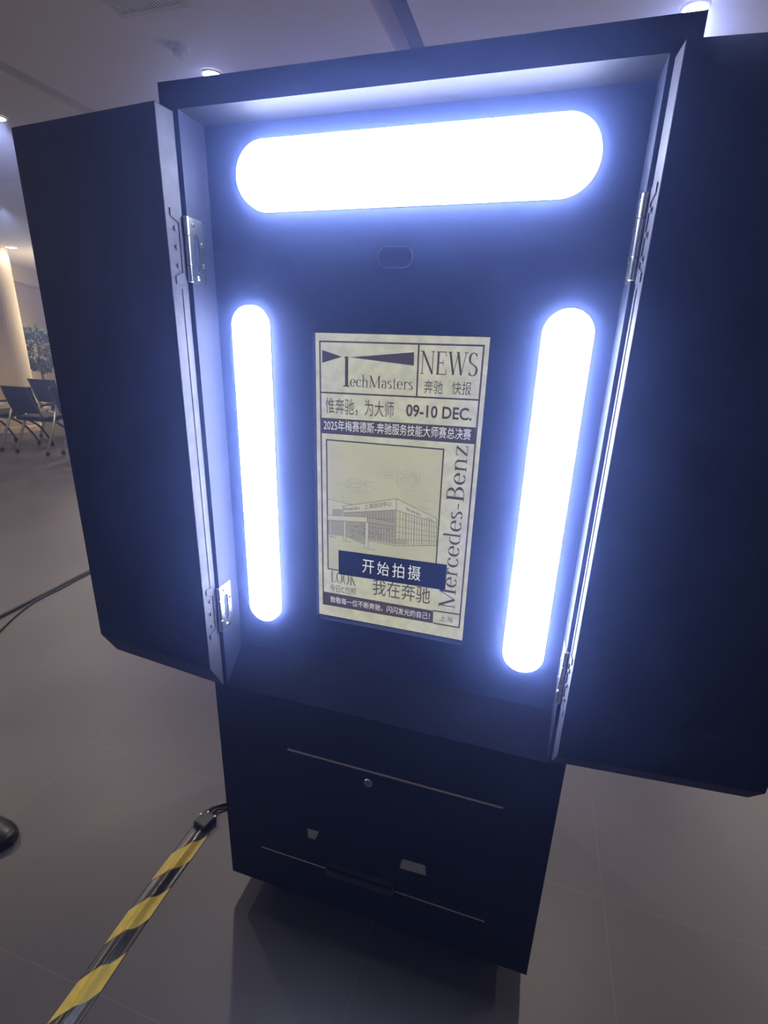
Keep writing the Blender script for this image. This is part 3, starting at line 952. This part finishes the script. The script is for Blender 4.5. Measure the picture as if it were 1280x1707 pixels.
downlight(*SPOTS[1], 'round lit ceiling downlight just above the top right corner of the booth')
downlight(*SPOTS[2], 'round lit ceiling downlight beyond the ceiling slot at the picture edge')
downlight(*SPOTS[3], 'small distant round ceiling downlight beside the pale column', 0.07)

def detector():
    x, y = -0.985, 1.425
    t = thing('smoke_detector', 'small round white smoke detector on the ceiling near the vent', 'smoke detector', (x, y, CEIL))
    bm = bmesh.new(); lathe(bm, [(0.041, CEIL), (0.041, CEIL - 0.012), (0.038, CEIL - 0.016), (0.027, CEIL - 0.02)], (x, y, 0), 32)
    obj('base', bm, M_DETECT, t)
    bm = bmesh.new(); lathe(bm, [(0.022, CEIL - 0.018), (0.022, CEIL - 0.028), (0.026, CEIL - 0.03), (0.026, CEIL - 0.037), (0.015, CEIL - 0.041)], (x, y, 0), 32)
    obj('sensor_cap', bm, M_DETECT, t)
detector()
def vent():
    x0, x1, y0, y1 = -1.06, -0.745, 0.62, 1.185
    t = thing('ceiling_vent', 'rectangular ceiling air vent with fine slats', 'vent', ((x0 + x1) / 2, (y0 + y1) / 2, CEIL))
    bm = bmesh.new()
    fr = 0.022
    box(bm, x0, x1, y0, y0 + fr, CEIL - 0.01, CEIL); box(bm, x0, x1, y1 - fr, y1, CEIL - 0.01, CEIL)
    box(bm, x0, x0 + fr, y0 + fr, y1 - fr, CEIL - 0.01, CEIL); box(bm, x1 - fr, x1, y0 + fr, y1 - fr, CEIL - 0.01, CEIL)
    obj('frame', bm, M_DETECT, t)
    bm = bmesh.new(); box(bm, x0 + fr, x1 - fr, y0 + fr, y1 - fr, CEIL - 0.002, CEIL - 0.0005); obj('backing', bm, M_DGREY, t)
    bm = bmesh.new()
    n = 20
    for k in range(n):
        x = x0 + fr + (x1 - x0 - 2 * fr) * (k + 0.5) / n
        box(bm, x - 0.0040, x + 0.0040, y0 + fr, y1 - fr, CEIL - 0.009, CEIL - 0.003)
    obj('slats', bm, M_WHITE, t)
vent()

# ------------------------------------------------------------------ chairs and plant at the far side
def make_chair():
    t = thing('training_chair', 'x', 'chair', local=True)
    # local frame: back of the chair towards -y, seat centre over the origin
    bm = bmesh.new(); box(bm, -0.23, 0.23, -0.20, 0.25, 0.43, 0.49); bevel(bm, 0.022, 3); obj('seat', bm, M_SEAT, t)
    bm = bmesh.new()
    rows = []
    for i in range(7):
        z = 0.54 + 0.34 * i / 6
        y = -0.20 - 0.10 * i / 6
        hw = 0.205 + 0.035 * i / 6
        rows.append([(hw * (k / 8 * 2 - 1), y - 0.03 * (1 - (k / 4 - 1) ** 2), z) for k in range(9)])
    for dy in (0.0,):
        vs = [[bm.verts.new(p) for p in r] for r in rows]
        vb = [[bm.verts.new((p[0], p[1] - 0.016, p[2])) for p in r] for r in rows]
        for A in (vs, vb):
            for a, b in zip(A, A[1:]):
                for k in range(8):
                    bm.faces.new((a[k], a[k + 1], b[k + 1], b[k]))
        loop = [vs[0][k] for k in range(9)] + [vs[i][8] for i in range(1, 7)] + [vs[6][k] for k in range(7, -1, -1)] + [vs[i][0] for i in range(5, 0, -1)]
        lb = [vb[0][k] for k in range(9)] + [vb[i][8] for i in range(1, 7)] + [vb[6][k] for k in range(7, -1, -1)] + [vb[i][0] for i in range(5, 0, -1)]
        for i in range(len(loop)):
            j = (i + 1) % len(loop)
            bm.faces.new((loop[i], loop[j], lb[j], lb[i]))
    obj('backrest', bm, M_MESH, t, smooth=False)
    for s in (-1, 1):
        bm = bmesh.new(); tube(bm, smooth_path([(s * 0.20, -0.33, 0.88), (s * 0.20, -0.25, 0.62), (s * 0.215, -0.14, 0.44), (s * 0.22, 0.02, 0.43)], 6), 0.011, 10); obj('back_support', bm, M_LEGD, t, smooth=True)
        # straight rear leg and curved front leg, each on a castor
        bm = bmesh.new(); tube(bm, [(s * 0.235, 0.02, 0.62), (s * 0.238, -0.06, 0.42), (s * 0.25, -0.25, 0.05)], 0.0155, 12); lg = obj('leg', bm, M_LEG, t, smooth=True)
        bm = bmesh.new(); lathe(bm, [(0.02, -0.012), (0.026, -0.008), (0.026, 0.008), (0.02, 0.012)], (0, 0, 0), 16); bmesh.ops.rotate(bm, verts=bm.verts, matrix=Matrix.Rotation(math.pi / 2, 3, 'Y')); bmesh.ops.translate(bm, verts=bm.verts, vec=(s * 0.25, -0.25, 0.026)); obj('castor', bm, M_RUBBER, lg)
        bm = bmesh.new(); tube(bm, smooth_path([(s * 0.225, -0.04, 0.42), (s * 0.225, 0.12, 0.30), (s * 0.235, 0.22, 0.15), (s * 0.24, 0.27, 0.05)], 6), 0.014, 12); lg = obj('leg', bm, M_LEGD, t, smooth=True)
        bm = bmesh.new(); lathe(bm, [(0.02, -0.012), (0.026, -0.008), (0.026, 0.008), (0.02, 0.012)], (0, 0, 0), 16); bmesh.ops.rotate(bm, verts=bm.verts, matrix=Matrix.Rotation(math.pi / 2, 3, 'Y')); bmesh.ops.translate(bm, verts=bm.verts, vec=(s * 0.24, 0.27, 0.026)); obj('castor', bm, M_RUBBER, lg)
        bm = bmesh.new(); box(bm, s * 0.262 - 0.022, s * 0.262 + 0.022, -0.14, 0.13, 0.64, 0.665); bevel(bm, 0.008, 2); ar = obj('armrest', bm, M_SEAT, t)
        bm = bmesh.new(); box(bm, s * 0.262 - 0.02, s * 0.262 + 0.02, -0.20, -0.10, 0.585, 0.63); bevel(bm, 0.008, 2); obj('bracket', bm, M_WHITE, ar)
    return t
def copy_thing(root):
    r = root.copy(); COL.objects.link(r)
    for ch in list(root.children):
        c = ch.copy(); COL.objects.link(c); c.parent = r
        for g in list(ch.children):
            d = g.copy(); COL.objects.link(d); d.parent = c
    return r
chair = make_chair()
spots = [(-5.59, 4.21, 2, 'black chair with silver legs standing nearest the hinged left door edge, fully seen'),
         (-6.34, 4.22, -4, 'black chair cut off by the picture edge in front of the pale column'),
         (-4.98, 4.36, 0, 'black chair almost hidden behind the hinged left door, one silver leg showing'),
         (-6.30, 5.15, 3, 'black chair in the row behind, its back rising in front of the potted tree')]
for i, (x, y, a, lab) in enumerate(spots):
    c = chair if i == 0 else copy_thing(chair)
    c.location = (x, y, 0); c.rotation_euler = (0, 0, math.radians(a))
    c['label'] = lab
    c['group'] = 'training chairs at the far side of the hall'

def plant():
    bx, by = -8.0, 6.30
    t = thing('potted_tree', 'small leafy green potted tree behind the chairs by the beige wall', 'plant', (bx, by, 0))
    bm = bmesh.new(); lathe(bm, [(0.11, 0), (0.125, 0.02), (0.16, 0.30), (0.165, 0.32), (0.15, 0.32), (0.145, 0.28)], (bx, by, 0), 28); obj('pot', bm, M_WHITE, t, smooth=False)
    bm = bmesh.new(); tube(bm, smooth_path([(bx, by, 0.27), (bx + 0.01, by, 0.6), (bx - 0.01, by + 0.01, 0.9), (bx + 0.01, by, 1.15), (bx + 0.03, by, 1.4)], 6), [0.022] * 8 + [0.018] * 8 + [0.01] * 9, 10); obj('trunk', bm, M_BARK, t, smooth=True)
    bm = bmesh.new()
    rnd = random.Random(3)
    for k in range(620):
        th = rnd.uniform(0, 2 * math.pi); ph = math.acos(rnd.uniform(-1, 1)); rr = rnd.uniform(0.35, 1) ** 0.5
        c = Vector((bx + 0.02 + 0.29 * rr * math.sin(ph) * math.cos(th), by + 0.24 * rr * math.sin(ph) * math.sin(th), 1.24 + 0.36 * rr * math.cos(ph)))
        out = (c - Vector((bx, by, 1.15))).normalized()
        d = (out + Vector((rnd.uniform(-.6, .6), rnd.uniform(-.6, .6), rnd.uniform(-1.0, 0.2)))).normalized()
        s = d.cross(Vector((rnd.uniform(-1, 1), rnd.uniform(-1, 1), 1))).normalized()
        l, wd = rnd.uniform(0.07, 0.12), rnd.uniform(0.016, 0.026)
        nrm = s.cross(d) * 0.008
        v = [bm.verts.new(p) for p in (c, c + d * l * .35 + s * wd + nrm, c + d * l * .75 + s * wd * .7 + nrm, c + d * l, c + d * l * .75 - s * wd * .7 + nrm, c + d * l * .35 - s * wd + nrm)]
        bm.faces.new((v[0], v[1], v[2], v[3])); bm.faces.new((v[0], v[3], v[4], v[5]))
    obj('foliage', bm, M_LEAF, t)
plant()

for o in bpy.data.objects:
    if '_base' in o.keys():
        del o['_base']
